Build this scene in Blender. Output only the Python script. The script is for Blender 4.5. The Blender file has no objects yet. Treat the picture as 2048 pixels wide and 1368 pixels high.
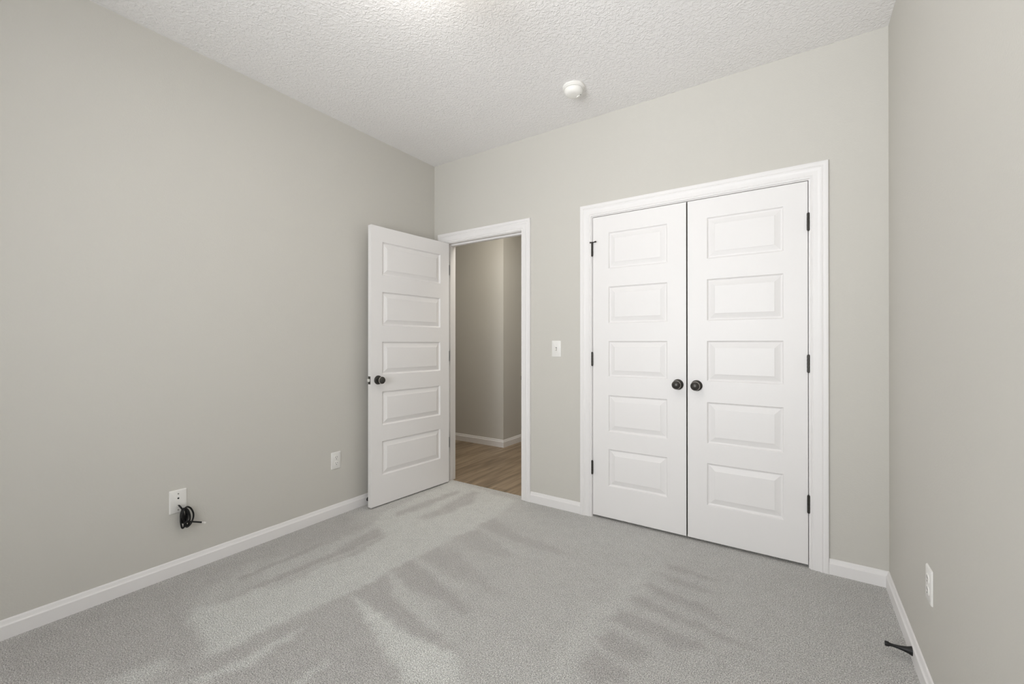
import bpy, bmesh, math, random
import numpy as np
from mathutils import Vector, Matrix

random.seed(4)
# ------------------------------------------------------------------ room measures (metres)
XL, XR = -2.660, 0.367          # left and right wall faces
YB, YR = 2.758, -1.00           # closet wall face, window wall face
H = 2.7355                      # ceiling height
WT = 0.116                      # wall thickness
EX0, EX1, EZ = -2.520, -1.754, 2.0405    # entry opening between jamb faces
CX0, CX1, CZ = -1.1765, 0.0455, 2.0500   # closet opening between jamb faces
OPEN = 94.3                     # opening angle of the entry door
JT = 0.018                      # jamb board thickness
BBH = 0.077                     # baseboard height
WX0, WX1, WZ0, WZ1 = -1.55, -0.10, 0.80, 2.12   # window opening

scene = bpy.context.scene
COL = scene.collection

# ------------------------------------------------------------------ camera
cam_d = bpy.data.cameras.new('camera')
cam_d.sensor_width = 36.0
cam_d.lens = 858.54 / 2048 * 36.0
cam_d.clip_start = 0.02
cam = bpy.data.objects.new('camera', cam_d)
COL.objects.link(cam)
cam.location = (0.0, 0.0, 1.18905)
cam.rotation_euler = (math.radians(90 + 0.119), 0, math.radians(33.707))
scene.camera = cam

# ------------------------------------------------------------------ exposure, world, lights
vs = scene.view_settings
vs.view_transform = 'Standard'
vs.look = 'None'
vs.exposure = 0.0
vs.gamma = 1.0
vs.use_curve_mapping = False
cy = scene.cycles
cy.use_denoising = True
cy.max_bounces = 12
cy.diffuse_bounces = 10
cy.glossy_bounces = 4
cy.sample_clamp_indirect = 8.0
cy.caustics_reflective = False
cy.caustics_refractive = False

world = bpy.data.worlds.new('overcast_sky')
scene.world = world
world.use_nodes = True
bg = world.node_tree.nodes['Background']
bg.inputs['Color'].default_value = (0.86, 0.93, 1.0, 1)
bg.inputs['Strength'].default_value = 1.0

def area_light(name, loc, rot, sx, sy, power, color):
    d = bpy.data.lights.new(name, 'AREA')
    d.shape = 'RECTANGLE'; d.size = sx; d.size_y = sy
    d.energy = power; d.color = color
    o = bpy.data.objects.new(name, d)
    o.location = loc; o.rotation_euler = rot
    COL.objects.link(o)
    return o
# daylight coming in by the window behind the photographer: open sky close by, and an added fill emitter further out for the far walls
WXM = (WX0+WX1)/2
SKY_POWER = 44.0
area_light('window_sky', (WXM, YR-0.32, (WZ0+WZ1)/2+0.05), (math.radians(90), 0, 0), 1.7, 1.6, SKY_POWER, (0.945, 0.972, 1.0))
FAR_FILL_POWER = 252.0
area_light('window_far_fill', (WXM-0.30, YR-1.60, 0.85), (math.radians(90), 0, 0), 2.4, 1.8, FAR_FILL_POWER, (0.965, 0.978, 1.0))
LAMP_EMIT = 17.8        # the ceiling lamp in the middle of the room
HALL_POWER = 25.0        # unseen fill light added in the hall

# ------------------------------------------------------------------ materials
def mat(name, color, rough=0.5, spec=0.5, metal=0.0):
    m = bpy.data.materials.new(name); m.use_nodes = True
    b = m.node_tree.nodes['Principled BSDF']
    b.inputs['Base Color'].default_value = (*color, 1)
    b.inputs['Roughness'].default_value = rough
    b.inputs['Metallic'].default_value = metal
    b.inputs['Specular IOR Level'].default_value = spec
    return m
def N(m, t, **kw):
    n = m.node_tree.nodes.new(t)
    for k, v in kw.items():
        if k.startswith('i_'): n.inputs[k[2:].replace('_', ' ')].default_value = v
        else: setattr(n, k, v)
    return n
def L(m, a, b): m.node_tree.links.new(a, b)
def coords(m):
    g = N(m, 'ShaderNodeNewGeometry')      # world position: the walls never move
    return g.outputs['Position']
def bumpy(m, scale, dist, detail=3, rough=0.55, strength=1.0, stretch=None):
    t = N(m, 'ShaderNodeTexNoise'); t.inputs['Scale'].default_value = scale
    t.inputs['Detail'].default_value = detail; t.inputs['Roughness'].default_value = rough
    v = coords(m)
    if stretch:
        mp = N(m, 'ShaderNodeMapping'); mp.inputs['Scale'].default_value = stretch
        L(m, v, mp.inputs['Vector']); v = mp.outputs['Vector']
    L(m, v, t.inputs['Vector'])
    b = N(m, 'ShaderNodeBump'); b.inputs['Distance'].default_value = dist
    b.inputs['Strength'].default_value = strength
    L(m, t.outputs['Fac'], b.inputs['Height'])
    L(m, b.outputs['Normal'], m.node_tree.nodes['Principled BSDF'].inputs['Normal'])
    return t, b

WALL = mat('greige_wall_paint', (0.592, 0.577, 0.537), 0.75, 0.3)
bumpy(WALL, 160, 0.0006, 4)
CEIL = mat('textured_white_ceiling', (0.85, 0.838, 0.835), 0.85, 0.2)
def ceiling_texture(m):
    a = N(m, 'ShaderNodeTexNoise'); a.inputs['Scale'].default_value = 74; a.inputs['Detail'].default_value = 1.8
    a.inputs['Distortion'].default_value = 0.6
    v = coords(m); L(m, v, a.inputs['Vector'])
    r = N(m, 'ShaderNodeValToRGB')
    r.color_ramp.elements[0].position = 0.40; r.color_ramp.elements[1].position = 0.66
    L(m, a.outputs['Fac'], r.inputs['Fac'])
    b = N(m, 'ShaderNodeBump'); b.inputs['Distance'].default_value = 0.0017; b.inputs['Strength'].default_value = 1.0
    L(m, r.outputs['Color'], b.inputs['Height'])
    L(m, b.outputs['Normal'], m.node_tree.nodes['Principled BSDF'].inputs['Normal'])
ceiling_texture(CEIL)
TRIM = mat('white_semi_gloss_trim', (0.81, 0.797, 0.794), 0.44, 0.5)
DOOR = mat('white_semi_gloss_door', (0.81, 0.797, 0.794), 0.46, 0.5)
bumpy(DOOR, 90, 0.00025, 3)
BRONZE = mat('dark_oil_rubbed_bronze', (0.050, 0.047, 0.042), 0.37, 0.6, 0.6)
RIM_GLINT = mat('painted_rim_glint', (0.62, 0.58, 0.53), 0.30, 0.5, 0.9)  # pale rim ring paints a reflected highlight onto the knob
BLACK = mat('matt_black_plastic', (0.010, 0.010, 0.010), 0.45, 0.4)
RUBBER = mat('black_cable_jacket', (0.006, 0.006, 0.006), 0.45, 0.35)
GAP_SHADE = mat('door_gap_shade', (0.20, 0.18, 0.155), 0.8, 0.2)  # dark colour stands in for shade between the closet leaves
NICKEL = mat('bright_nickel', (0.90, 0.89, 0.86), 0.40, 0.5, 0.55)
PLATE = mat('white_plastic_plate', (0.80, 0.79, 0.765), 0.35, 0.5)
SLOT = mat('dark_slot', (0.02, 0.02, 0.02), 0.7, 0.2)
DETECT = mat('white_detector_plastic', (0.84, 0.83, 0.80), 0.45, 0.5)
PLGREY = mat('grey_plastic_slot', (0.42, 0.41, 0.39), 0.6, 0.3)
SEAM = mat('grey_vent_seam', (0.16, 0.16, 0.155), 0.8, 0.2)

def carpet_material():
    m = mat('grey_cut_pile_carpet', (0.4, 0.4, 0.38), 0.95, 0.05)
    p = m.node_tree.nodes['Principled BSDF']
    p.inputs['Sheen Weight'].default_value = 0.15
    v = coords(m)
    at = N(m, 'ShaderNodeAttribute', attribute_name='pile')
    # tufts: small flecks of lighter and darker yarn
    t1 = N(m, 'ShaderNodeTexNoise'); t1.inputs['Scale'].default_value = 235; t1.inputs['Detail'].default_value = 3; t1.inputs['Roughness'].default_value = .7
    t2 = N(m, 'ShaderNodeTexVoronoi'); t2.inputs['Scale'].default_value = 230
    t3 = N(m, 'ShaderNodeTexNoise'); t3.inputs['Scale'].default_value = 14; t3.inputs['Detail'].default_value = 2
    for t in (t1, t2, t3): L(m, v, t.inputs['Vector'])
    r1 = N(m, 'ShaderNodeMapRange'); r1.inputs['From Min'].default_value = .33; r1.inputs['From Max'].default_value = .67
    r1.inputs['To Min'].default_value = .36; r1.inputs['To Max'].default_value = 1.64
    L(m, t1.outputs['Fac'], r1.inputs['Value'])
    r2 = N(m, 'ShaderNodeMapRange'); r2.inputs['From Min'].default_value = .0; r2.inputs['From Max'].default_value = .8
    r2.inputs['To Min'].default_value = 1.12; r2.inputs['To Max'].default_value = .80
    L(m, t2.outputs['Distance'], r2.inputs['Value'])
    r3 = N(m, 'ShaderNodeMapRange'); r3.inputs['From Min'].default_value = .3; r3.inputs['From Max'].default_value = .7
    r3.inputs['To Min'].default_value = .965; r3.inputs['To Max'].default_value = 1.035
    L(m, t3.outputs['Fac'], r3.inputs['Value'])
    # brushed pile: strokes of the vacuum cleaner stay in the nap
    rp = N(m, 'ShaderNodeMapRange'); rp.inputs['From Min'].default_value = -1; rp.inputs['From Max'].default_value = 1
    rp.inputs['To Min'].default_value = .835; rp.inputs['To Max'].default_value = 1.135
    rp.clamp = False
    L(m, at.outputs['Fac'], rp.inputs['Value'])
    cur = None
    for s in (r1, r2, r3, rp):
        if cur is None: cur = s.outputs['Result']; continue
        k = N(m, 'ShaderNodeMath', operation='MULTIPLY'); L(m, cur, k.inputs[0]); L(m, s.outputs['Result'], k.inputs[1]); cur = k.outputs[0]
    mx = N(m, 'ShaderNodeVectorMath', operation='SCALE')
    mx.inputs[0].default_value = CARPET
    L(m, cur, mx.inputs['Scale'])
    hue = N(m, 'ShaderNodeMix', data_type='RGBA')      # nap lying the other way shows the warmer yarn
    hf = N(m, 'ShaderNodeMapRange'); hf.inputs['From Min'].default_value = -1; hf.inputs['From Max'].default_value = 1
    L(m, at.outputs['Fac'], hf.inputs['Value']); L(m, hf.outputs['Result'], hue.inputs['Factor'])
    hue.inputs['A'].default_value = (1.0, .985, .975, 1); hue.inputs['B'].default_value = (.985, 1.0, .985, 1)
    tint = N(m, 'ShaderNodeVectorMath', operation='MULTIPLY')
    L(m, mx.outputs[0], tint.inputs[0]); L(m, hue.outputs['Result'], tint.inputs[1])
    L(m, tint.outputs[0], p.inputs['Base Color'])
    ad = N(m, 'ShaderNodeMath', operation='SUBTRACT'); L(m, t1.outputs['Fac'], ad.inputs[0]); L(m, t2.outputs['Distance'], ad.inputs[1])
    b = N(m, 'ShaderNodeBump'); b.inputs['Distance'].default_value = 0.0038; b.inputs['Strength'].default_value = 1.0
    L(m, ad.outputs[0], b.inputs['Height']); L(m, b.outputs['Normal'], p.inputs['Normal'])
    return m
CARPET = (0.655, 0.647, 0.636)
CARP = carpet_material()

def plank_material():
    m = mat('brown_wood_plank', (0.2, 0.14, 0.09), 0.45, 0.4)
    p = m.node_tree.nodes['Principled BSDF']
    v = coords(m)
    mp = N(m, 'ShaderNodeMapping'); mp.inputs['Rotation'].default_value = (0, 0, math.radians(90))
    L(m, v, mp.inputs['Vector'])
    br = N(m, 'ShaderNodeTexBrick')
    br.inputs['Color1'].default_value = (0.335, 0.255, 0.175, 1)
    br.inputs['Color2'].default_value = (0.265, 0.198, 0.132, 1)
    br.inputs['Mortar'].default_value = (0.085, 0.06, 0.04, 1)
    br.inputs['Scale'].default_value = 1; br.inputs['Mortar Size'].default_value = 0.0012
    br.inputs['Brick Width'].default_value = 1.22; br.inputs['Row Height'].default_value = 0.18
    br.offset = 0.37
    L(m, mp.outputs['Vector'], br.inputs['Vector'])
    g = N(m, 'ShaderNodeTexNoise'); g.inputs['Scale'].default_value = 1; g.inputs['Detail'].default_value = 5; g.inputs['Distortion'].default_value = .4
    mp2 = N(m, 'ShaderNodeMapping'); mp2.inputs['Scale'].default_value = (26, 2.2, 1)
    L(m, v, mp2.inputs['Vector']); L(m, mp2.outputs['Vector'], g.inputs['Vector'])
    r = N(m, 'ShaderNodeMapRange'); r.inputs['From Min'].default_value = .3; r.inputs['From Max'].default_value = .7
    r.inputs['To Min'].default_value = .62; r.inputs['To Max'].default_value = 1.3
    L(m, g.outputs['Fac'], r.inputs['Value'])
    s = N(m, 'ShaderNodeVectorMath', operation='SCALE')
    L(m, br.outputs['Color'], s.inputs[0]); L(m, r.outputs['Result'], s.inputs['Scale'])
    L(m, s.outputs[0], p.inputs['Base Color'])
    return m
PLANK = plank_material()

# ------------------------------------------------------------------ mesh helpers
def link(name, bm, m, parent=None, smooth=False, loc=None):
    me = bpy.data.meshes.new(name)
    bmesh.ops.recalc_face_normals(bm, faces=bm.faces)
    bm.to_mesh(me); bm.free()
    for k in (m if isinstance(m, (list, tuple)) else [m]): me.materials.append(k)
    o = bpy.data.objects.new(name, me); COL.objects.link(o)
    if smooth:
        for p in me.polygons: p.use_smooth = True
        me.set_sharp_from_angle(angle=math.radians(smooth if smooth is not True else 35))
    if loc: o.location = loc
    if parent: o.parent = parent
    return o
def tag(o, label=None, cat=None, kind=None, group=None):
    if label: o['label'] = label
    if cat: o['category'] = cat
    if kind: o['kind'] = kind
    if group: o['group'] = group
    return o
def struct(o, label, cat): return tag(o, label, cat, 'structure')
def box(bm, x0, x1, y0, y1, z0, z1, mi=0, bev=0):
    g = bmesh.ops.create_cube(bm, size=1)
    vs_ = g['verts']
    for v in vs_:
        v.co = Vector(((x0+x1)/2 + v.co.x*(x1-x0), (y0+y1)/2 + v.co.y*(y1-y0), (z0+z1)/2 + v.co.z*(z1-z0)))
    fs = list({f for v in vs_ for f in v.link_faces})
    if bev:
        es = list({e for v in vs_ for e in v.link_edges})
        r = bmesh.ops.bevel(bm, geom=es, offset=bev, segments=2, affect='EDGES', profile=0.5)
        fs = list(set(r['faces']) | {f for f in fs if f.is_valid})
    for f in fs:
        if f.is_valid: f.material_index = mi
    return fs
def lathe(bm, prof, origin, axis, seg=40, mi=None):
    """prof: list of (radius, height) turned about axis at origin."""
    q = Vector(axis).normalized().to_track_quat('Z', 'Y').to_matrix()
    rings = []
    for r, h in prof:
        if r < 1e-6:
            rings.append([bm.verts.new(Vector(origin) + q @ Vector((0, 0, h)))])
        else:
            rings.append([bm.verts.new(Vector(origin) + q @ Vector((r*math.cos(2*math.pi*i/seg), r*math.sin(2*math.pi*i/seg), h))) for i in range(seg)])
    for k in range(len(rings)-1):
        a, b = rings[k], rings[k+1]
        for i in range(seg):
            j = (i+1) % seg
            if len(a) == 1 and len(b) == 1: continue
            if len(a) == 1: f = bm.faces.new((a[0], b[i], b[j]))
            elif len(b) == 1: f = bm.faces.new((a[i], a[j], b[0]))
            else: f = bm.faces.new((a[i], a[j], b[j], b[i]))
            if mi: f.material_index = mi[k] if isinstance(mi, (list, tuple)) else mi
def sweep(bm, path, prof, normals, closed_prof=True, cap=True):
    """prof points (a, b): a along the side vector, b along the out vector; mitred by given per-point frames."""
    rings = []
    for p, (s, o) in zip(path, normals):
        rings.append([bm.verts.new(Vector(p) + Vector(s)*a + Vector(o)*b) for a, b in prof])
    n = len(prof)
    for k in range(len(rings)-1):
        for i in range(n if closed_prof else n-1):
            j = (i+1) % n
            bm.faces.new((rings[k][i], rings[k][j], rings[k+1][j], rings[k+1][i]))
    if cap:
        bm.faces.new(rings[0]); bm.faces.new(list(reversed(rings[-1])))
def catmull(pts, sub=8):
    P = [Vector(p) for p in pts]; P = [P[0]] + P + [P[-1]]
    out = []
    for i in range(1, len(P)-2):
        for k in range(sub):
            t = k/sub
            out.append(0.5*((2*P[i]) + (P[i+1]-P[i-1])*t + (2*P[i-1]-5*P[i]+4*P[i+1]-P[i+2])*t*t + (3*P[i]-P[i-1]-3*P[i+1]+P[i+2])*t**3))
    out.append(P[-2]); return out
def tube(bm, pts, r, seg=10):
    up = Vector((0.3, 0.2, 1)).normalized(); rings = []
    for i, p in enumerate(pts):
        d = (pts[min(i+1, len(pts)-1)] - pts[max(i-1, 0)]).normalized()
        u = (up - d*up.dot(d)).normalized(); w = d.cross(u); up = u
        rr = r[i] if isinstance(r, (list, tuple)) else r
        rings.append([bm.verts.new(p + u*rr*math.cos(2*math.pi*k/seg) + w*rr*math.sin(2*math.pi*k/seg)) for k in range(seg)])
    for a, b in zip(rings, rings[1:]):
        for k in range(seg):
            j = (k+1) % seg; bm.faces.new((a[k], a[j], b[j], b[k]))
    bm.faces.new(rings[0]); bm.faces.new(list(reversed(rings[-1])))

# ------------------------------------------------------------------ the carpet
TRACKS = [   # (shade of the nap, softness of the edge in metres, outline on the floor)
    (1, 0.02, [(-1.879,0.712),(-1.842,0.815),(-1.832,0.944),(-1.812,1.082),(-1.782,1.278),(-1.773,1.469),(-1.757,1.69),(-1.722,2.196),(-1.724,2.387),(-1.765,2.706),(-2.479,2.792),(-2.406,1.963),(-2.283,1.804),(-2.1,1.763),(-2.072,1.548),(-2.116,1.342),(-2.089,1.159),(-2.166,1.036),(-2.197,0.9),(-2.254,0.775)]),
    (-0.65, 0.03, [(-2.455,1.141),(-2.312,1.395),(-2.323,1.795),(-2.52,1.826),(-2.698,1.853),(-2.67,1.416),(-2.646,0.87),(-2.254,0.775),(-2.377,0.901)]),
    (-0.8, 0.03, [(-2.637,0.292),(-2.646,0.87),(-2.453,0.85),(-2.254,0.775),(-1.879,0.712),(-1.882,0.547),(-2.316,0.256)]),
    (-0.9, 0.02, [(-2.179,1.176),(-2.181,1.374),(-2.264,1.816),(-2.146,1.782),(-2.169,1.717),(-2.175,1.529),(-2.213,1.386),(-2.223,1.113)]),
    (-0.7, 0.02, [(-2.196,1.021),(-2.179,1.176),(-2.223,1.113),(-2.229,0.926),(-2.188,0.93)]),
    (0.3, 0.02, [(-2.374,1.258),(-2.314,1.458),(-2.302,1.818),(-2.258,1.811),(-2.191,1.381),(-2.21,1.172),(-2.247,1.092)]),
    (-1, 0.008, [(-2.352,1.022),(-2.363,1.253),(-2.365,1.523),(-2.33,1.507),(-2.32,1.243),(-2.312,1.016)]),
    (-1, 0.01, [(-2.222,1.044),(-2.201,1.219),(-2.18,1.562),(-2.174,1.797),(-2.134,1.765),(-2.138,1.532),(-2.156,1.22),(-2.189,1.036)]),
    (0.15, 0.01, [(-2.42,1.228),(-2.39,1.506),(-2.384,1.709),(-2.348,1.69),(-2.348,1.48),(-2.365,1.213)]),
    (-0.7, 0.012, [(-2.11,1.321),(-2.106,1.526),(-2.117,1.777),(-2.09,1.754),(-2.074,1.526),(-2.126,1.234)]),
    (-0.7, 0.02, [(-1.781,1.263),(-1.814,1.015),(-1.824,0.848),(-1.882,0.547),(-1.157,1.03),(-1.254,1.092),(-1.343,1.128),(-1.519,1.184),(-1.743,1.255)]),
    (1, 0.015, [(-1.785,0.616),(-1.741,0.771),(-1.724,0.943),(-1.732,1.015),(-1.686,0.936),(-1.685,0.775),(-1.725,0.654)]),
    (0.7, 0.03, [(-2.026,0.45),(-2.023,0.544),(-1.963,0.622),(-1.916,0.615),(-1.91,0.527)]),
    (0.7, 0.01, [(-1.444,0.839),(-1.451,0.955),(-1.481,0.95),(-1.476,0.817)]),
    (1.45, 0.02, [(-1.75,1.26),(-1.519,1.184),(-1.343,1.128),(-1.254,1.092),(-1.176,1.066),(-1.135,1.045),(-0.968,1.156),(-1.098,1.237),(-1.266,1.237),(-1.389,1.221),(-1.496,1.256),(-1.629,1.271)]),
    (-0.9, 0.02, [(-1.767,1.272),(-1.766,1.463),(-1.592,1.39),(-1.498,1.358),(-1.361,1.33),(-1.205,1.282),(-1.078,1.249),(-1.217,1.236),(-1.384,1.224),(-1.581,1.271)]),
    (0.5, 0.02, [(-1.779,1.477),(-1.757,1.498),(-1.603,1.452),(-1.453,1.42),(-1.342,1.371),(-1.195,1.31),(-1.277,1.296),(-1.428,1.343),(-1.576,1.385)]),
    (-0.9, 0.02, [(-1.779,1.506),(-1.765,1.672),(-1.642,1.615),(-1.41,1.546),(-1.224,1.51),(-1.223,1.45),(-1.388,1.464),(-1.546,1.455)]),
    (0.4, 0.02, [(-1.766,1.684),(-1.741,1.701),(-1.55,1.635),(-1.361,1.614),(-1.356,1.582),(-1.534,1.589)]),
    (-0.6, 0.025, [(-1.758,1.703),(-1.736,1.873),(-1.572,1.834),(-1.358,1.74),(-1.146,1.672),(-1.18,1.626),(-1.392,1.662),(-1.588,1.675)]),
    (-0.45, 0.02, [(-1.751,1.996),(-1.722,2.16),(-1.494,2.088),(-1.323,2.013),(-1.41,1.942),(-1.589,1.942)]),
    (0.4, 0.015, [(-1.73,2.191),(-1.646,2.15),(-1.437,2.095),(-1.19,2.068),(-1.19,2.035),(-1.432,2.047),(-1.658,2.124)]),
    (-0.75, 0.02, [(-1.731,2.218),(-1.723,2.368),(-1.464,2.245),(-1.157,2.208),(-1.054,2.179),(-1.233,2.143),(-1.485,2.165)]),
    (-0.8, 0.02, [(-2.34,2.038),(-2.337,2.325),(-2.286,2.635),(-2.232,2.615),(-2.246,2.337),(-2.278,2.028)]),
    (-0.7, 0.025, [(-2.145,2.086),(-2.158,2.42),(-2.178,2.693),(-2.109,2.67),(-2.024,2.509),(-2.039,2.271),(-2.087,2.075)]),
    (-0.8, 0.015, [(-0.611,2.389),(-0.442,2.38),(-0.337,2.371),(-0.346,2.338),(-0.461,2.328),(-0.593,2.358)]),
    (-0.8, 0.015, [(-0.615,2.265),(-0.584,2.285),(-0.455,2.271),(-0.331,2.221),(-0.361,2.201),(-0.493,2.208)]),
    (-0.9, 0.015, [(-0.636,2.113),(-0.601,2.152),(-0.475,2.125),(-0.309,2.073),(-0.232,2.019),(-0.337,2.008),(-0.502,2.059)]),
    (-0.9, 0.015, [(-0.664,1.951),(-0.63,2.007),(-0.508,1.987),(-0.328,1.955),(-0.155,1.917),(-0.094,1.897),(-0.218,1.899),(-0.431,1.93),(-0.589,1.933)]),
    (-0.9, 0.015, [(-0.66,1.777),(-0.65,1.862),(-0.516,1.846),(-0.34,1.831),(-0.287,1.793),(-0.393,1.758),(-0.54,1.772),(-0.6,1.763)]),
    (-0.9, 0.015, [(-0.691,1.635),(-0.653,1.712),(-0.531,1.69),(-0.467,1.673),(-0.482,1.583),(-0.563,1.575),(-0.651,1.596)]),
    (-0.9, 0.015, [(-0.679,1.452),(-0.658,1.556),(-0.585,1.535),(-0.51,1.521),(-0.51,1.462),(-0.616,1.391)]),
    (-0.25, 0.06, [(-0.609,2.423),(-0.619,2.262),(-0.662,1.796),(-0.679,1.452),(-0.62,1.308),(0.419,2.0),(0.338,2.663),(0.112,2.721)]),
    (0.35, 0.05, [(-0.618,2.417),(-0.684,2.309),(-0.795,1.727),(-0.751,1.301),(-0.642,1.374),(-0.679,1.452),(-0.662,1.796),(-0.619,2.262)]),
    (0.25, 0.08, [(-1.59,2.614),(-1.151,2.7),(-0.646,2.685),(-0.693,2.433),(-1.198,2.317),(-1.716,2.423)]),
    (-0.2, 0.08, [(-1.745,1.698),(-1.721,2.179),(-1.307,2.094),(-0.695,2.022),(-0.733,1.419),(-1.075,1.284),(-1.556,1.448)]),
]
def pile_values(X, Y):
    rng = np.random.default_rng(3)
    jx = np.zeros_like(X); jy = np.zeros_like(X)
    for k in range(14):
        fx, fy = rng.normal(0, 28, 2); ph = rng.uniform(0, 6.28, 2)
        jx += np.sin(fx*X + fy*Y + ph[0]) * .0030; jy += np.sin(fy*X - fx*Y + ph[1]) * .0030
    Xj, Yj = X + jx, Y + jy
    V = np.full(X.shape, 0.05)
    for val, soft, poly in TRACKS:
        P = np.array(poly); Q = np.roll(P, -1, 0)
        d2 = np.full(X.shape, 1e9); inside = np.zeros(X.shape, bool)
        for (ax, ay), (bx, by) in zip(P, Q):
            ex, ey = bx-ax, by-ay
            t = np.clip(((Xj-ax)*ex + (Yj-ay)*ey) / (ex*ex+ey*ey+1e-12), 0, 1)
            d2 = np.minimum(d2, (Xj-ax-t*ex)**2 + (Yj-ay-t*ey)**2)
            c = ((ay > Yj) != (by > Yj)) & (Xj < (bx-ax)*(Yj-ay)/((by-ay) if abs(by-ay) > 1e-9 else 1e-9) + ax)
            inside ^= c
        d = np.sqrt(d2) * np.where(inside, 1, -1)
        w = np.clip(d/(2.7*soft) + 0.5, 0, 1); w = w*w*(3-2*w)
        if abs(val) < 0.45: V += val*w
        else: V = V*(1-w) + (val)*w + V*w*0.15
    return V
def make_floor():
    xs = np.unique(np.round(np.concatenate([np.linspace(XL, XR, 250), [EX0, EX1, CX0, CX1]]), 5))
    ys = np.unique(np.round(np.concatenate([np.linspace(YR, YB, 273), np.linspace(YB, 2.815, 5), np.linspace(2.815, YB+WT, 4), np.linspace(YB+WT, 3.45, 20)]), 5))
    cxs, cys = (xs[1:]+xs[:-1])/2, (ys[1:]+ys[:-1])/2
    CX_, CY_ = np.meshgrid(cxs, cys)
    keep = (CY_ < YB) | ((CY_ < 2.815) & (CX_ > EX0) & (CX_ < EX1)) | ((CY_ < YB+WT) & (CX_ > CX0) & (CX_ < CX1)) | ((CY_ > YB+WT) & (CX_ > -1.45))
    nx = len(xs); X, Y = np.meshgrid(xs, ys)
    rng = np.random.default_rng(1)
    Z = np.zeros_like(X)
    verts = np.stack([X.ravel(), Y.ravel(), Z.ravel()], 1)
    jj, ii = np.nonzero(keep)
    a = jj*nx + ii
    faces = np.stack([a, a+1, a+nx+1, a+nx], 1)
    used, inv = np.unique(faces, return_inverse=True)
    faces = inv.reshape(faces.shape)
    vv = verts[used]
    pv = pile_values(vv[:, 0], vv[:, 1])
    # the cut edge of the carpet in the entry doorway
    row = [k for k in range(len(vv)) if abs(vv[k, 1]-2.815) < 1e-4 and EX0-1e-4 <= vv[k, 0] <= EX1+1e-4]
    row.sort(key=lambda k: vv[k, 0])
    for k in row: vv[k, 1] += rng.uniform(-.002, .002)
    base = len(vv)
    ext = np.array([[vv[k, 0], vv[k, 1]+.001, -.012] for k in row])
    vl = vv.tolist() + ext.tolist()
    fl = faces.tolist() + [[row[i+1], row[i], base+i, base+i+1] for i in range(len(row)-1)]
    me = bpy.data.meshes.new('floor'); me.from_pydata(vl, [], fl); me.update()
    at = me.attributes.new('pile', 'FLOAT', 'POINT')
    at.data.foreach_set('value', np.concatenate([pv, np.full(len(row), -.5)]).astype(np.float32))
    me.materials.append(CARP)
    o = bpy.data.objects.new('floor', me); COL.objects.link(o)
    struct(o, 'grey cut pile bedroom carpet with pale and dark vacuum cleaner strokes', 'carpet')
    return o
make_floor()
bm = bmesh.new(); box(bm, -5.2, -0.2, 2.8155, 6.6, -.06, -.012)
# the plank floor stops under the bedroom wall
bm2 = bmesh.new()
box(bm2, EX0+.001, EX1-.001, 2.817, YB+WT, -.06, -.012)
box(bm2, -5.2, -1.56, YB+WT, 6.6, -.06, -.012)
bm.free()
struct(link('floor_hall', bm2, PLANK), 'brown wood plank hall floor seen through the open doorway', 'floor')

# ------------------------------------------------------------------ walls and ceilings
bm = bmesh.new(); box(bm, XL-WT, XL, YR-WT, YB+WT, -.06, H)
struct(link('wall_left', bm, WALL), 'long greige wall with the cable plate and an outlet', 'wall')
bm = bmesh.new(); box(bm, XR, XR+WT, YR-WT, 3.55, -.06, H)
struct(link('wall_right', bm, WALL), 'greige wall at the right edge with one outlet', 'wall')
bm = bmesh.new()
a, b, c, d = EX0-JT, EX1+JT, CX0-JT, CX1+JT
box(bm, XL, a, YB, YB+WT, -.06, H)
box(bm, b, c, YB, YB+WT, -.06, H)
box(bm, d, XR, YB, YB+WT, -.06, H)
box(bm, a, b, YB, YB+WT, EZ+JT, H)
box(bm, c, d, YB, YB+WT, CZ+JT, H)
struct(link('wall_back', bm, WALL), 'greige wall holding the entry doorway and the closet doors', 'wall')
bm = bmesh.new()
box(bm, XL, WX0, YR-WT, YR, -.06, H); box(bm, WX1, XR, YR-WT, YR, -.06, H)
box(bm, WX0, WX1, YR-WT, YR, -.06, WZ0); box(bm, WX0, WX1, YR-WT, YR, WZ1, H)
struct(link('wall_rear', bm, WALL), 'greige window wall opposite the closet', 'wall')
bm = bmesh.new(); box(bm, XL-WT, XR+WT, YR-WT, YB+WT, H, H+.1)
struct(link('ceiling', bm, CEIL), 'white ceiling with a fine knockdown texture', 'ceiling')
# closet behind the double doors
bm = bmesh.new()
box(bm, -1.45, XR, 3.45, 3.55, -.06, H); box(bm, -1.56, -1.45, YB+WT, 6.6, -.06, H)
struct(link('wall_closet', bm, WALL), 'plain partition closing the closet off from the hall', 'wall')
bm = bmesh.new(); box(bm, -1.45, XR, YB+WT, 3.45, H, H+.1)
struct(link('ceiling_closet', bm, CEIL), 'plain ceiling inside the closet', 'ceiling')
# hall
HX, HY = -2.822, 4.05
bm = bmesh.new(); box(bm, -5.2, HX, HY, 6.6, -.06, H)
struct(link('wall_hall', bm, WALL), 'greige hall wall with an outside corner seen through the doorway', 'wall')
bm = bmesh.new()
box(bm, -5.3, -5.2, 2.6, HY, -.06, H); box(bm, -5.2, XL-WT, YB, YB+WT, -.06, H); box(bm, HX, -1.56, 6.5, 6.6, -.06, H)
struct(link('wall_hall_end', bm, WALL), 'far hall walls out of sight beyond the doorway', 'wall')
bm = bmesh.new(); box(bm, -5.2, -1.56, YB+WT, 6.6, H, H+.1)
struct(link('ceiling_hall', bm, CEIL), 'white hall ceiling beyond the doorway', 'ceiling')

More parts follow.
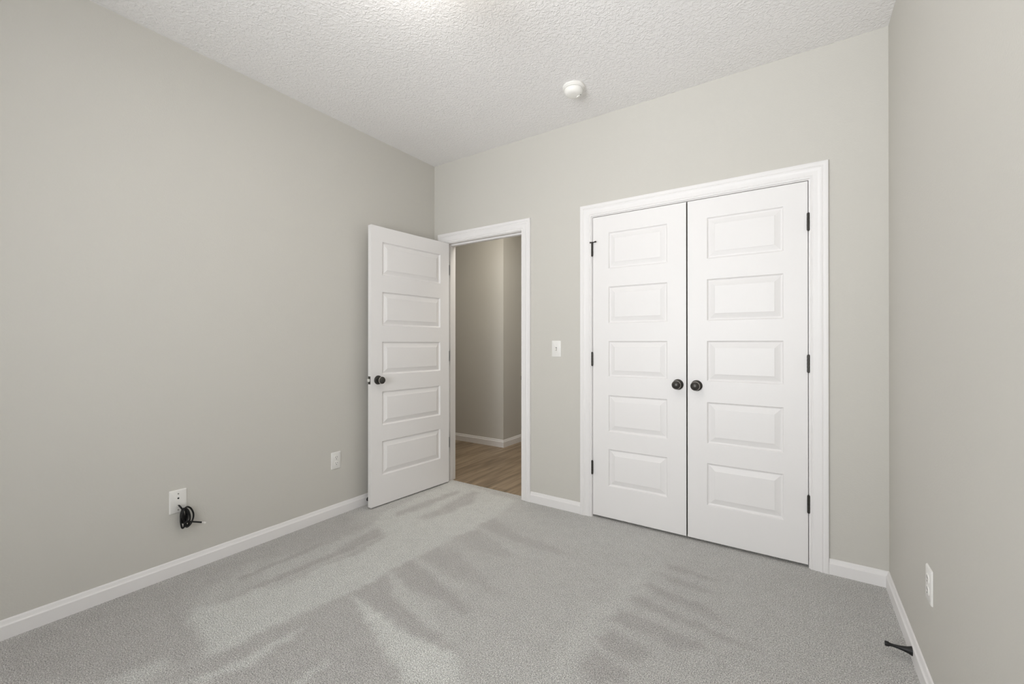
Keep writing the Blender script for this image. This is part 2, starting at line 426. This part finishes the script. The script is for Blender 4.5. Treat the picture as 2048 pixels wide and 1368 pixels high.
# ------------------------------------------------------------------ baseboards
BP = [(0, 0), (.0145, 0), (.0145, .0535), (.0138, .0550), (.0100, .0590), (.0078, .0650), (.0064, .0710), (.0046, .0750), (.0020, BBH), (0, BBH)]
def baseboard(name, p0, p1, out, label, m0=0, m1=0, h=1.0, z=0.0):
    """p0->p1 along the wall, out = direction into the room, m0/m1 = 45 degree mitre (+1 inside corner, -1 outside)."""
    p0, p1, o = Vector((*p0, 0)), Vector((*p1, 0)), Vector((*out, 0))
    d = (p1-p0).normalized()
    bm = bmesh.new(); rings = []
    for p, m, s in ((p0, m0, 1), (p1, m1, -1)):
        rings.append([bm.verts.new(p + o*a + d*(a*m*s) + Vector((0, 0, z + b*h))) for a, b in BP])
    n = len(BP)
    for i in range(n):
        j = (i+1) % n; bm.faces.new((rings[0][i], rings[0][j], rings[1][j], rings[1][i]))
    bm.faces.new(rings[0]); bm.faces.new(list(reversed(rings[1])))
    return struct(link(name, bm, TRIM), label, 'baseboard')
CW = 0.080     # casing width
RV = 0.005     # reveal of the jamb
EC0, EC1 = EX0-RV-CW, EX1+RV+CW
CC0, CC1 = CX0-RV-CW, CX1+RV+CW
baseboard('baseboard_left', (XL, YR), (XL, YB), (1, 0), 'long white baseboard along the wall with the cable plate', 1, 1)
baseboard('baseboard_right', (XR, YR), (XR, YB), (-1, 0), 'white baseboard along the wall at the right edge', 1, 1)
baseboard('baseboard_back', (XL, YB), (EC0, YB), (0, -1), 'sliver of white baseboard hidden behind the open door', 1, 0)
baseboard('baseboard_back', (EC1, YB), (CC0, YB), (0, -1), 'short white baseboard between the doorway and the closet', 0, 0)
baseboard('baseboard_back', (CC1, YB), (XR, YB), (0, -1), 'short white baseboard from the closet casing to the room corner', 0, 1)
baseboard('baseboard_rear', (XL, YR), (XR, YR), (0, 1), 'white baseboard under the window', 1, 1)
baseboard('baseboard_hall', (-5.2, HY), (HX, HY), (0, -1), 'white hall baseboard on the wall facing the doorway', 0, -1, 1.12, -.012)
baseboard('baseboard_hall', (HX, HY), (HX, 6.5), (1, 0), 'white hall baseboard running away past the outside corner', -1, 0, 1.12, -.012)

# ------------------------------------------------------------------ door openings: jamb, stop and mitred casing
CP = [(0, 0), (0, .0085), (.003, .0105), (.007, .0105), (.0095, .0088), (.012, .0088), (.0145, .0118), (.030, .0128), (.040, .0132),
      (.0455, .0155), (.050, .0172), (.054, .0160), (.0565, .0146), (.0595, .0172), (.064, .0182), (.0745, .0184), (.078, .0176), (CW, .0150), (CW, 0)]
def casing(name, x0, x1, z1, yface, side, parent=None, z0=0.0):
    """x0,x1,z1 = inner edges of the casing; side -1 faces the bedroom, +1 the hall."""
    bm = bmesh.new()
    path = [(x0, yface, z0), (x0, yface, z1), (x1, yface, z1), (x1, yface, z0)]
    o = (0, side, 0)
    fr = [((-1, 0, 0), o), ((-1, 0, 1), o), ((1, 0, 1), o), ((1, 0, 0), o)]
    sweep(bm, path, CP, fr)
    return link(name, bm, TRIM, parent, smooth=25)
def jamb(name, x0, x1, z1, label, stop=True):
    bm = bmesh.new(); y0, y1 = YB-.0005, YB+WT+.0005
    box(bm, x0-JT+.0005, x0, y0, y1, -.01, z1)
    box(bm, x1, x1+JT-.0005, y0, y1, -.01, z1)
    box(bm, x0-JT+.0005, x1+JT-.0005, y0, y1, z1, z1+JT-.0005)
    o = struct(link(name, bm, TRIM), label, 'door frame')
    bm = bmesh.new(); s0, s1, t = YB+.0385, YB+.0385+.034, .0130
    box(bm, x0, x0+t, s0, s1, .002, z1, bev=.0015); box(bm, x1-t, x1, s0, s1, .002, z1, bev=.0015)
    box(bm, x0+t, x1-t, s0, s1, z1-t, z1, bev=.0015)
    link('stop_strip', bm, TRIM, o)
    return o
ef = jamb('trim_1', EX0, EX1, EZ, 'white entry door frame with moulded casing around the open doorway')
casing('casing', EX0-RV, EX1+RV, EZ+RV, YB, -1, ef)
casing('casing', EX0-RV, EX1+RV, EZ+RV, YB+WT, 1, ef, -.012)
cf = jamb('trim_2', CX0, CX1, CZ, 'wide white moulded frame around the closet double doors')
casing('casing', CX0-RV, CX1+RV, CZ+RV, YB, -1, cf)
# strike plate on the latch side of the entry frame
bm = bmesh.new(); box(bm, EX1-.0022, EX1+.0005, YB+.004, YB+.034, .895, .952, bev=.0008)
box(bm, EX1-.0030, EX1+.0005, YB-.0030, YB+.006, .908, .939, bev=.0008)
sp = link('strike_plate', bm, BRONZE, ef)

# ------------------------------------------------------------------ five panel doors
RINGS = [(0, 0), (.0018, .0008), (.0040, .0060), (.0075, .0098), (.0115, .0110), (.0145, .0106), (.0405, .0022), (.0420, .0008), (.0450, .0004)]
PANELS = [(.2115, .4615), (.5755, .8235), (.9460, 1.1865), (1.3045, 1.5520), (1.6715, 1.9165)]
def door_leaf(name, W, HT, T, stile, label, gap_x=None):
    """local x 0..W, y 0 (room face)..T, z 0..HT"""
    bm = bmesh.new()
    xs = [0, stile, W-stile, W]
    zs = [0] + [v for p in PANELS for v in p] + [HT]
    for face, y, sgn in ((0, 0.0, 1), (1, T, -1)):
        g = [[bm.verts.new((x, y, z)) for x in xs] for z in zs]
        for k in range(len(zs)-1):
            for i in range(3):
                if i == 1 and k % 2 == 1:
                    prev = [g[k][1], g[k][2], g[k+1][2], g[k+1][1]]
                    x0, x1, z0, z1 = xs[1], xs[2], zs[k], zs[k+1]
                    for ins, dep in RINGS[1:]:
                        yy = y + sgn*dep
                        cur = [bm.verts.new(p) for p in ((x0+ins, yy, z0+ins), (x1-ins, yy, z0+ins), (x1-ins, yy, z1-ins), (x0+ins, yy, z1-ins))]
                        for q in range(4):
                            r = (q+1) % 4; bm.faces.new((prev[q], prev[r], cur[r], cur[q]))
                        prev = cur
                    bm.faces.new(prev)
                else:
                    bm.faces.new((g[k][i], g[k][i+1], g[k+1][i+1], g[k+1][i]))
        if face == 0: g0 = g
    g1 = g
    nz = len(zs)
    for k in range(nz-1):
        bm.faces.new((g0[k][0], g0[k+1][0], g1[k+1][0], g1[k][0])); bm.faces.new((g0[k][3], g1[k][3], g1[k+1][3], g0[k+1][3]))
    for i in range(3):
        bm.faces.new((g0[0][i], g1[0][i], g1[0][i+1], g0[0][i+1])); bm.faces.new((g0[-1][i], g0[-1][i+1], g1[-1][i+1], g1[-1][i]))
    bm.normal_update()
    es = [e for e in bm.edges if len(e.link_faces) == 2 and e.calc_face_angle(0) > 1.2]
    bmesh.ops.bevel(bm, geom=es, offset=.0015, segments=2, affect='EDGES', profile=.5)
    if gap_x is not None:      # shade of the gap is put into the colour of the meeting edge
        for f in bm.faces:
            c = f.calc_center_median()
            if abs(c.x-gap_x) < 1e-4 and .004 < c.y < T-.0005: f.material_index = 1
    o = link(name, bm, [DOOR, GAP_SHADE])
    return struct(o, label, 'door')
KN = [(.0118, .006), (.0112, .012), (.0112, .026), (.0130, .030), (.0200, .0335), (.0252, .0375), (.0268, .0420), (.0268, .0490), (.0262, .0512), (.0254, .0520),
      (.0242, .0526), (.0236, .0545), (.0215, .0585), (.0180, .0618), (.0120, .0646), (.0060, .0658), (0, .0662)]
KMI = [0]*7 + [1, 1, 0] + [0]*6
RS = [(0, 0), (.0325, 0), (.0325, .0035), (.0312, .0062), (.0270, .0088), (.0190, .0112), (.0150, .0125), (.0105, .0130), (0, .0130)]
def knob(parent, loc, axis):
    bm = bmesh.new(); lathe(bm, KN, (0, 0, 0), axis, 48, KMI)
    k = link('door_knob', bm, [BRONZE, RIM_GLINT], parent, smooth=40, loc=loc)
    bm = bmesh.new(); lathe(bm, RS, (0, 0, 0), axis, 48)
    link('rosette', bm, BRONZE, k, smooth=40)
    return k
def hinge(parent, x, y, z, leaf, ln=.089):
    """barrel at (x, y), leaf = list of boxes (x0,x1,y0,y1) relative to the barrel"""
    bm = bmesh.new(); r = .0066
    n = 5
    for i in range(n):
        a = -ln/2 + i*ln/n + .0004; b = -ln/2 + (i+1)*ln/n - .0004
        lathe(bm, [(0, a), (r-.0006, a), (r, a+.0006), (r, b-.0006), (r-.0006, b), (0, b)], (0, 0, 0), (0, 0, 1), 20)
    lathe(bm, [(0, -ln/2), (.0048, -ln/2), (.0048, ln/2), (0, ln/2)], (0, 0, 0), (0, 0, 1), 16)
    for s in (-1, 1):
        lathe(bm, [(0, s*ln/2), (.0055, s*ln/2), (.0055, s*(ln/2+.0015)), (.0035, s*(ln/2+.0035)), (0, s*(ln/2+.004))], (0, 0, 0), (0, 0, 1), 16)
    for q in leaf: box(bm, q[0], q[1], q[2], q[3], -ln/2, ln/2)
    return link('hinge', bm, BRONZE, parent, smooth=30, loc=(x, y, z))

# closet pair: leaves flush with the wall, hinged at the outer sides
DZ = 0.0155
HZ = [.338, 1.079, 1.829]
LW, RWD = (-1.1735, -.5668), (-.5598, .0425)
d2 = door_leaf('door_2', LW[1]-LW[0], 2.0310, .035, .1115, 'closet double door leaf nearer the open doorway, with a black hinge stop at its top hinge', LW[1]-LW[0])
d2.location = (LW[0], YB+.0005, DZ)
d3 = door_leaf('door_3', RWD[1]-RWD[0], 2.0310, .035, .1085, 'closet double door leaf nearer the room corner, closed, with a dark round knob', 0.0)
d3.location = (RWD[0], YB+.0005, DZ)
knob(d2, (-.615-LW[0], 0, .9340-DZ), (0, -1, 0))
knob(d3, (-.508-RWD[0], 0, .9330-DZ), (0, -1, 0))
HG2 = []
for z in HZ:
    HG2.append(hinge(d2, -.0015, -.0068, z-DZ, [(.0001, .0014, .004, .034), (-.0014, -.0001, .004, .034)]))
    hinge(d3, RWD[1]-RWD[0]+.0015, -.0068, z-DZ, [(.0001, .0014, .004, .034), (-.0014, -.0001, .004, .034)])
# hinge pin stop on the top hinge of the left closet leaf
bm = bmesh.new()
lathe(bm, [(0, .0445), (.0088, .0445), (.0095, .0455), (.0095, .0490), (.0088, .0500), (.004, .0500), (.004, .0525), (0, .0530)], (0, 0, 0), (0, 0, 1), 20)
lathe(bm, [(0, .004), (.0030, .004), (.0030, .026), (.0052, .0265), (.0056, .028), (.0056, .033), (.004, .035), (0, .035)], (0, 0, .0475), (.93, -.37, 0), 16)
lathe(bm, [(0, .004), (.0034, .004), (.0034, .010), (.0056, .0105), (.0060, .0145), (.0045, .0165), (0, .0165)], (0, 0, .0475), (-.92, -.38, 0), 16)
hs = link('hinge_stop', bm, BRONZE, HG2[2], smooth=40)

# entry door, swung open against the left wall
EW = EX1-EX0-.006
d1 = door_leaf('door_1', EW, 2.0240,   .035, .0950, 'white five panel entry door standing open towards the long wall')
d1.data.name = 'door_1'
px_, py_ = .0075, .0068      # pivot offset of the leaf from the barrel
d1.data.transform(Matrix.Translation((.003+.0, .0068, 0)))
d1.location = (EX0, YB-.0068, .011)
d1.rotation_euler = (0, 0, -math.radians(OPEN))
fx = EW + .003
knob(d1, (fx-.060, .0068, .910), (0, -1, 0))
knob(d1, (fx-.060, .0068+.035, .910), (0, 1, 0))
bm = bmesh.new(); box(bm, fx-.0006, fx+.0014, .0115, .0375, -.0285+.910, .0285+.910, bev=.0007)
lp = link('latch_plate', bm, BRONZE, d1)
bm = bmesh.new()
box(bm, fx, fx+.0135, .0140, .0340, .910-.0105, .910+.0105, bev=.0035)
link('latch_bolt', bm, NICKEL, lp, smooth=40)['label'] = 'bright nickel latch bolt'
for z in (.330, 1.075, 1.820):
    h = hinge(d1, 0, 0, z-.011+.0, [(.0016, .0030, .0070, .0400)])
    # the fixed leaf lies in the frame and keeps its place when the door turns
    bm = bmesh.new(); box(bm, EX0-.0002, EX0+.0016, YB+.0005, YB+.0375, z-.0445, z+.0445)
    link('hinge_leaf', bm, BRONZE, ef)

# ------------------------------------------------------------------ window (behind the photographer)
bm = bmesh.new(); y0, y1 = YR-WT+.01, YR-WT+.055
f = .05
box(bm, WX0, WX0+f, y0, y1, WZ0, WZ1, bev=.003); box(bm, WX1-f, WX1, y0, y1, WZ0, WZ1, bev=.003)
xm = (WX0+WX1)/2
box(bm, WX0+f, WX1-f, y0, y1, WZ0, WZ0+f, bev=.003); box(bm, WX0+f, WX1-f, y0, y1, WZ1-f, WZ1, bev=.003)
box(bm, xm-.03, xm+.03, y0, y1, WZ0+f, WZ1-f, bev=.003)
w1 = struct(link('window_1', bm, TRIM), 'white two-light window behind the photographer', 'window')
GL = bpy.data.materials.new('clear_window_glass'); GL.use_nodes = True
nt = GL.node_tree; nt.nodes.clear()
mo = nt.nodes.new('ShaderNodeOutputMaterial'); tr = nt.nodes.new('ShaderNodeBsdfTransparent'); gl = nt.nodes.new('ShaderNodeBsdfGlossy')
gl.inputs['Roughness'].default_value = .02; mx = nt.nodes.new('ShaderNodeMixShader'); mx.inputs[0].default_value = .05
nt.links.new(tr.outputs[0], mx.inputs[1]); nt.links.new(gl.outputs[0], mx.inputs[2]); nt.links.new(mx.outputs[0], mo.inputs[0])
for xa, xb in ((WX0+f, xm-.03), (xm+.03, WX1-f)):
    bm = bmesh.new(); box(bm, xa, xb, (y0+y1)/2-.002, (y0+y1)/2+.002, WZ0+f, WZ1-f)
    link('window_pane', bm, GL, w1)
bm = bmesh.new(); box(bm, WX0-.04, WX1+.04, YR-WT+.055, YR+.03, WZ0-.022, WZ0+.0, bev=.004)
link('window_sill', bm, TRIM, w1)

# ------------------------------------------------------------------ flush ceiling lamp in the middle of the room, above the frame
LX, LY = -1.12, 1.05
cl = bpy.data.objects.new('ceiling_light', None); cl.location = (LX, LY, H); COL.objects.link(cl)
tag(cl, 'round semi-flush bowl lamp hanging in the middle of the bedroom ceiling', 'ceiling light')
bm = bmesh.new(); lathe(bm, [(0, 0), (.062, 0), (.064, -.004), (.060, -.022), (.020, -.030), (.009, -.034), (.009, -.262), (.014, -.266), (.010, -.280), (0, -.284)], (0, 0, 0), (0, 0, 1), 40)
link('lamp_stem', bm, BRONZE, cl, smooth=35)
LG = bpy.data.materials.new('lit_lamp_glass'); LG.use_nodes = True
pb = LG.node_tree.nodes['Principled BSDF']; pb.inputs['Base Color'].default_value = (.9, .88, .84, 1)
pb.inputs['Emission Color'].default_value = (1.0, .955, .89, 1); pb.inputs['Emission Strength'].default_value = LAMP_EMIT
bm = bmesh.new(); lathe(bm, [(.010, -.186), (.150, -.186), (.166, -.183), (.168, -.187), (.160, -.204), (.135, -.228), (.095, -.248), (.045, -.259), (.010, -.261)], (0, 0, 0), (0, 0, 1), 48)
link('lamp_shade', bm, LG, cl, smooth=True)
area_light('hall_fill', (-1.95, 3.25, H-.02), (0, 0, 0), 1.5, .6, HALL_POWER, (1.0, .94, .84))  # no fixture here: added to brighten the view into the hall

# ------------------------------------------------------------------ smoke detector
SX, SY = -1.128, 2.362
sd = bpy.data.objects.new('smoke_detector', None); sd.location = (SX, SY, H); COL.objects.link(sd)
tag(sd, 'small round white smoke detector on the ceiling near the closet wall', 'smoke detector')
bm = bmesh.new(); lathe(bm, [(0, 0), (.0660, 0), (.0670, -.003), (.0664, -.010), (.0640, -.0125), (.0618, -.0135), (.0612, -.0175), (.0585, -.0190), (0, -.0190)], (0, 0, 0), (0, 0, 1), 64)
link('mounting_base', bm, DETECT, sd, smooth=35)
bm = bmesh.new(); lathe(bm, [(0, -.018), (.0535, -.018), (.0535, -.0215), (0, -.0215)], (0, 0, 0), (0, 0, 1), 64)
link('vent_seam', bm, SEAM, sd, smooth=35)
bm = bmesh.new(); lathe(bm, [(0, -.0205), (.0560, -.0207), (.0565, -.0235), (.0558, -.0300), (.0535, -.0375), (.0485, -.0445), (.0405, -.0500), (.0295, -.0527), (.0240, -.0532), (0, -.0532)], (0, 0, 0), (0, 0, 1), 64)
cv = link('cover', bm, DETECT, sd, smooth=35)
bm = bmesh.new()
lathe(bm, [(0, .0), (.0135, 0), (.0132, .003), (.0120, .0045), (.0, .0045)], (.019, .025, -.0495), (.28, .36, -.9), 32)
tb = link('test_button', bm, DETECT, cv, smooth=35)
bm = bmesh.new(); box(bm, -.009, .009, -.0028, .0028, -.0015, .0015, bev=.0010)
sl = link('sounder_slot', bm, SEAM, cv, loc=(.0335, .0200, -.0480)); sl.rotation_euler = (math.radians(25), math.radians(30), math.radians(-35))

# ------------------------------------------------------------------ wall plates
def plate_bm(w, h, t=.0055):
    bm = bmesh.new()
    prof = [(0, 0), (.0004, .0022), (.0016, .0040), (.0040, t)]
    prev = None
    for ins, d in prof:
        cur = []
        for cx_, cz_ in ((-1, -1), (1, -1), (1, 1), (-1, 1)):
            r = .003
            for k in range(5):
                an = math.atan2(cz_, cx_) - math.pi/4 + k*math.pi/8
                cur.append(bm.verts.new((cx_*(w/2-ins-r) + r*math.cos(an), -d, cz_*(h/2-ins-r) + r*math.sin(an))))
        if prev:
            for i in range(20): bm.faces.new((prev[i], prev[(i+1) % 20], cur[(i+1) % 20], cur[i]))
        else: bm.faces.new(cur)
        prev = cur
    bm.faces.new(prev)
    return bm
def mount(name, loc, out, label, cat, group=None):
    """Empty whose local -y points out of the wall"""
    e = bpy.data.objects.new(name, None); e.location = loc
    e.rotation_euler = (0, 0, math.atan2(out[1], out[0]) + math.pi/2)
    COL.objects.link(e); tag(e, label, cat, None, group); return e
def screw(bm, x, z, y=-.0055, r=.0034):
    lathe(bm, [(0, 0), (r, 0), (r, .0006), (r*.7, .0012), (0, .0012)], (x, y, z), (0, -1, 0), 16)
def outlet(loc, out, label):
    e = mount('wall_outlet', loc, out, label, 'outlet')
    link('cover_plate', plate_bm(.0735, .1165), PLATE, e, smooth=40)
    for s in (1, -1):
        zc = s*.0195
        bm = bmesh.new()
        ring = []
        n = 28
        for k in range(n):
            a = 2*math.pi*k/n; ring.append((max(-.0172, min(.0172, .0172*1.12*math.cos(a))), max(-.0142, min(.0142, .0168*math.sin(a)))))
        A = [bm.verts.new((x, -.0050, zc+z)) for x, z in ring]; B = [bm.verts.new((x*.97, -.0078, zc+z*.97)) for x, z in ring]
        for k in range(n): bm.faces.new((A[k], A[(k+1) % n], B[(k+1) % n], B[k]))
        bm.faces.new(B)
        rc = link('receptacle', bm, PLATE, e, smooth=40)
        bm = bmesh.new()
        box(bm, -.0073, -.0052, -.0081, -.0070, zc-.0005, zc+.0085); box(bm, .0052, .0071, -.0081, -.0070, zc+.0005, zc+.0080)
        lathe(bm, [(0, 0), (.0027, 0), (.0027, .0009), (0, .0009)], (0, -.0073, zc-.0080), (0, -1, 0), 14)
        link('socket_slots', bm, SLOT, rc)
    bm = bmesh.new(); screw(bm, 0, 0); link('screw', bm, PLATE, e, smooth=40)
    return e
outlet((XL, 1.7935, .3775), (1, 0), 'white duplex outlet on the long wall between the cable plate and the open door')
outlet((XR, 1.978, .3775), (-1, 0), 'white duplex outlet low on the wall at the right edge above the black door stop')

sw = mount('light_switch', (-1.4528, YB, 1.1460), (0, -1), 'white toggle light switch between the doorway and the closet', 'light switch')
link('cover_plate', plate_bm(.0745, .1180), PLATE, sw, smooth=40)
bm = bmesh.new(); box(bm, -.0055, .0055, -.0062, -.0050, -.0125, .0125); link('toggle_slot', bm, PLGREY, sw)
bm = bmesh.new(); box(bm, -.0045, .0045, -.0175, .0, -.0052, .0052, bev=.0012); bm.transform(Matrix.Rotation(math.radians(28), 4, 'X'))
link('toggle', bm, PLATE, sw, smooth=40, loc=(0, -.0045, 0))
for z in (.0302, -.0302):
    bm = bmesh.new(); screw(bm, 0, z); link('screw', bm, PLATE, sw, smooth=40)

cp = mount('cable_wall_plate', (XL, .8860, .3738), (1, 0), 'white wall plate with a small jack and a black coaxial cable plugged in', 'wall plate')
link('cover_plate', plate_bm(.0755, .1185), PLATE, cp, smooth=40)
GREYS = mat('dull_screw_metal', (.30, .29, .27), .5, .5, .5)
for z in (.0390, -.0435):
    bm = bmesh.new(); screw(bm, 0, z); link('screw', bm, GREYS, cp, smooth=40)
bm = bmesh.new(); lathe(bm, [(0, 0), (.0042, 0), (.0042, .0010), (.0030, .0014), (0, .0014)], (0, -.0052, .0160), (0, -1, 0), 20)
link('phone_jack', bm, SLOT, cp)
bm = bmesh.new()
lathe(bm, [(0, 0), (.0080, 0), (.0080, .0030), (.0048, .0032), (.0048, .0125), (0, .0125)], (0, -.0050, -.0225), (0, -1, 0), 6)
link('coaxial_socket', bm, NICKEL, cp)

# ------------------------------------------------------------------ the coaxial cable, bundled and tied on itself
CABLE = [(-2.6481,0.8856,0.354), (-2.6301,0.8817,0.3577), (-2.6201,0.8837,0.3528), (-2.6181,0.8894,0.3412), (-2.6201,0.8944,0.3238), (-2.6301,0.9044,0.2927), (-2.6381,0.918,0.2656), (-2.6301,0.9262,0.2672), (-2.6151,0.9231,0.2949), (-2.6151,0.9165,0.3229), (-2.6251,0.9069,0.338), (-2.6401,0.898,0.3286), (-2.6401,0.8916,0.305), (-2.6301,0.8904,0.2769), (-2.6151,0.8949,0.2686), (-2.6101,0.9061,0.2735), (-2.6201,0.9161,0.291), (-2.6351,0.9169,0.3158), (-2.6421,0.9084,0.33), (-2.6381,0.8952,0.3222), (-2.6251,0.8865,0.2947), (-2.6201,0.8859,0.2655), (-2.6251,0.893,0.2414), (-2.6321,0.9029,0.2413), (-2.6351,0.9061,0.2652), (-2.6251,0.8983,0.301), (-2.6151,0.8884,0.332), (-2.6101,0.8931,0.3443), (-2.6151,0.9035,0.3322), (-2.6301,0.9108,0.3008), (-2.6401,0.91,0.2705), (-2.6351,0.8996,0.27), (-2.6151,0.8895,0.3036), (-2.6081,0.8903,0.3329), (-2.6151,0.9013,0.3355), (-2.6301,0.913,0.3078), (-2.6381,0.9136,0.2774), (-2.6301,0.9022,0.2703), (-2.6101,0.89,0.2969), (-2.6051,0.8893,0.3263), (-2.6151,0.8991,0.3387), (-2.6301,0.9151,0.342), (-2.6361,0.9326,0.3287), (-2.6361,0.9438,0.3042), (-2.6321,0.9446,0.2839), (-2.6261,0.938,0.2666), (-2.6241,0.9285,0.2496), (-2.6261,0.9161,0.2393), (-2.6301,0.9066,0.2456), (-2.6361,0.9065,0.2558), (-2.6401,0.9165,0.2591), (-2.6381,0.9268,0.2547), (-2.6301,0.9196,0.2461), (-2.6221,0.9081,0.2547), (-2.6201,0.9096,0.2649), (-2.6241,0.9241,0.2628), (-2.6261,0.9447,0.2552), (-2.6261,0.9627,0.2477), (-2.6261,0.9809,0.2398)]
pts = catmull(CABLE, 7)
bm = bmesh.new(); tube(bm, pts, .0040, 10)
cb = link('coaxial_cable', bm, RUBBER, None, smooth=50)
tag(cb, 'black coaxial cable wound into a small bundle hanging from the wall plate', 'cable')
bm = bmesh.new()
p0 = Vector(CABLE[0]); p1 = pts[3]
ax = Vector((1, 0, 0))
lathe(bm, [(0, 0), (.0056, 0), (.0058, .001), (.0058, .009), (.0045, .0105), (.0045, .017), (0, .017)], (XL+.0175, CABLE[0][1], CABLE[0][2]), (1, 0, 0), 6)
link('connector', bm, NICKEL, cb, smooth=30)
bm = bmesh.new(); e0, e1 = pts[-1], pts[-2]; dd = (e0-e1).normalized()
lathe(bm, [(0, -.002), (.0044, -.002), (.0044, .0065), (.0038, .0075), (.0038, .0095), (.0056, .0098), (.0056, .0175), (.0040, .0178), (.0040, .0185), (0, .0185)], e0, dd, 14)
link('connector', bm, NICKEL, cb, smooth=30)

# ------------------------------------------------------------------ rigid door stops on the baseboards
def stopper(loc, axis, label, up=0.0):
    bm = bmesh.new()
    lathe(bm, [(0, 0), (.0165, 0), (.0165, .0025), (.0150, .0060), (.0118, .0140), (.0088, .0260), (.0066, .0400), (.0056, .0520), (.0056, .0600), (.0066, .0680)], loc, axis, 28)
    o = link('door_stop', bm, BLACK, None, smooth=40)
    tag(o, label, 'door stop')
    bm = bmesh.new(); lathe(bm, [(0, .067), (.0078, .067), (.0086, .0690), (.0090, .0770), (.0082, .0800), (0, .0805)], loc, axis, 24)
    link('rubber_tip', bm, BLACK, o, smooth=40)
stopper((XR-.0125, 2.168, .036), (-1, 0, .012), 'black rigid door stop on the baseboard at the right edge')
stopper((XL+.0125, 2.052, .036), (1, 0, 0), 'black door stop on the long baseboard, almost hidden behind the open door')
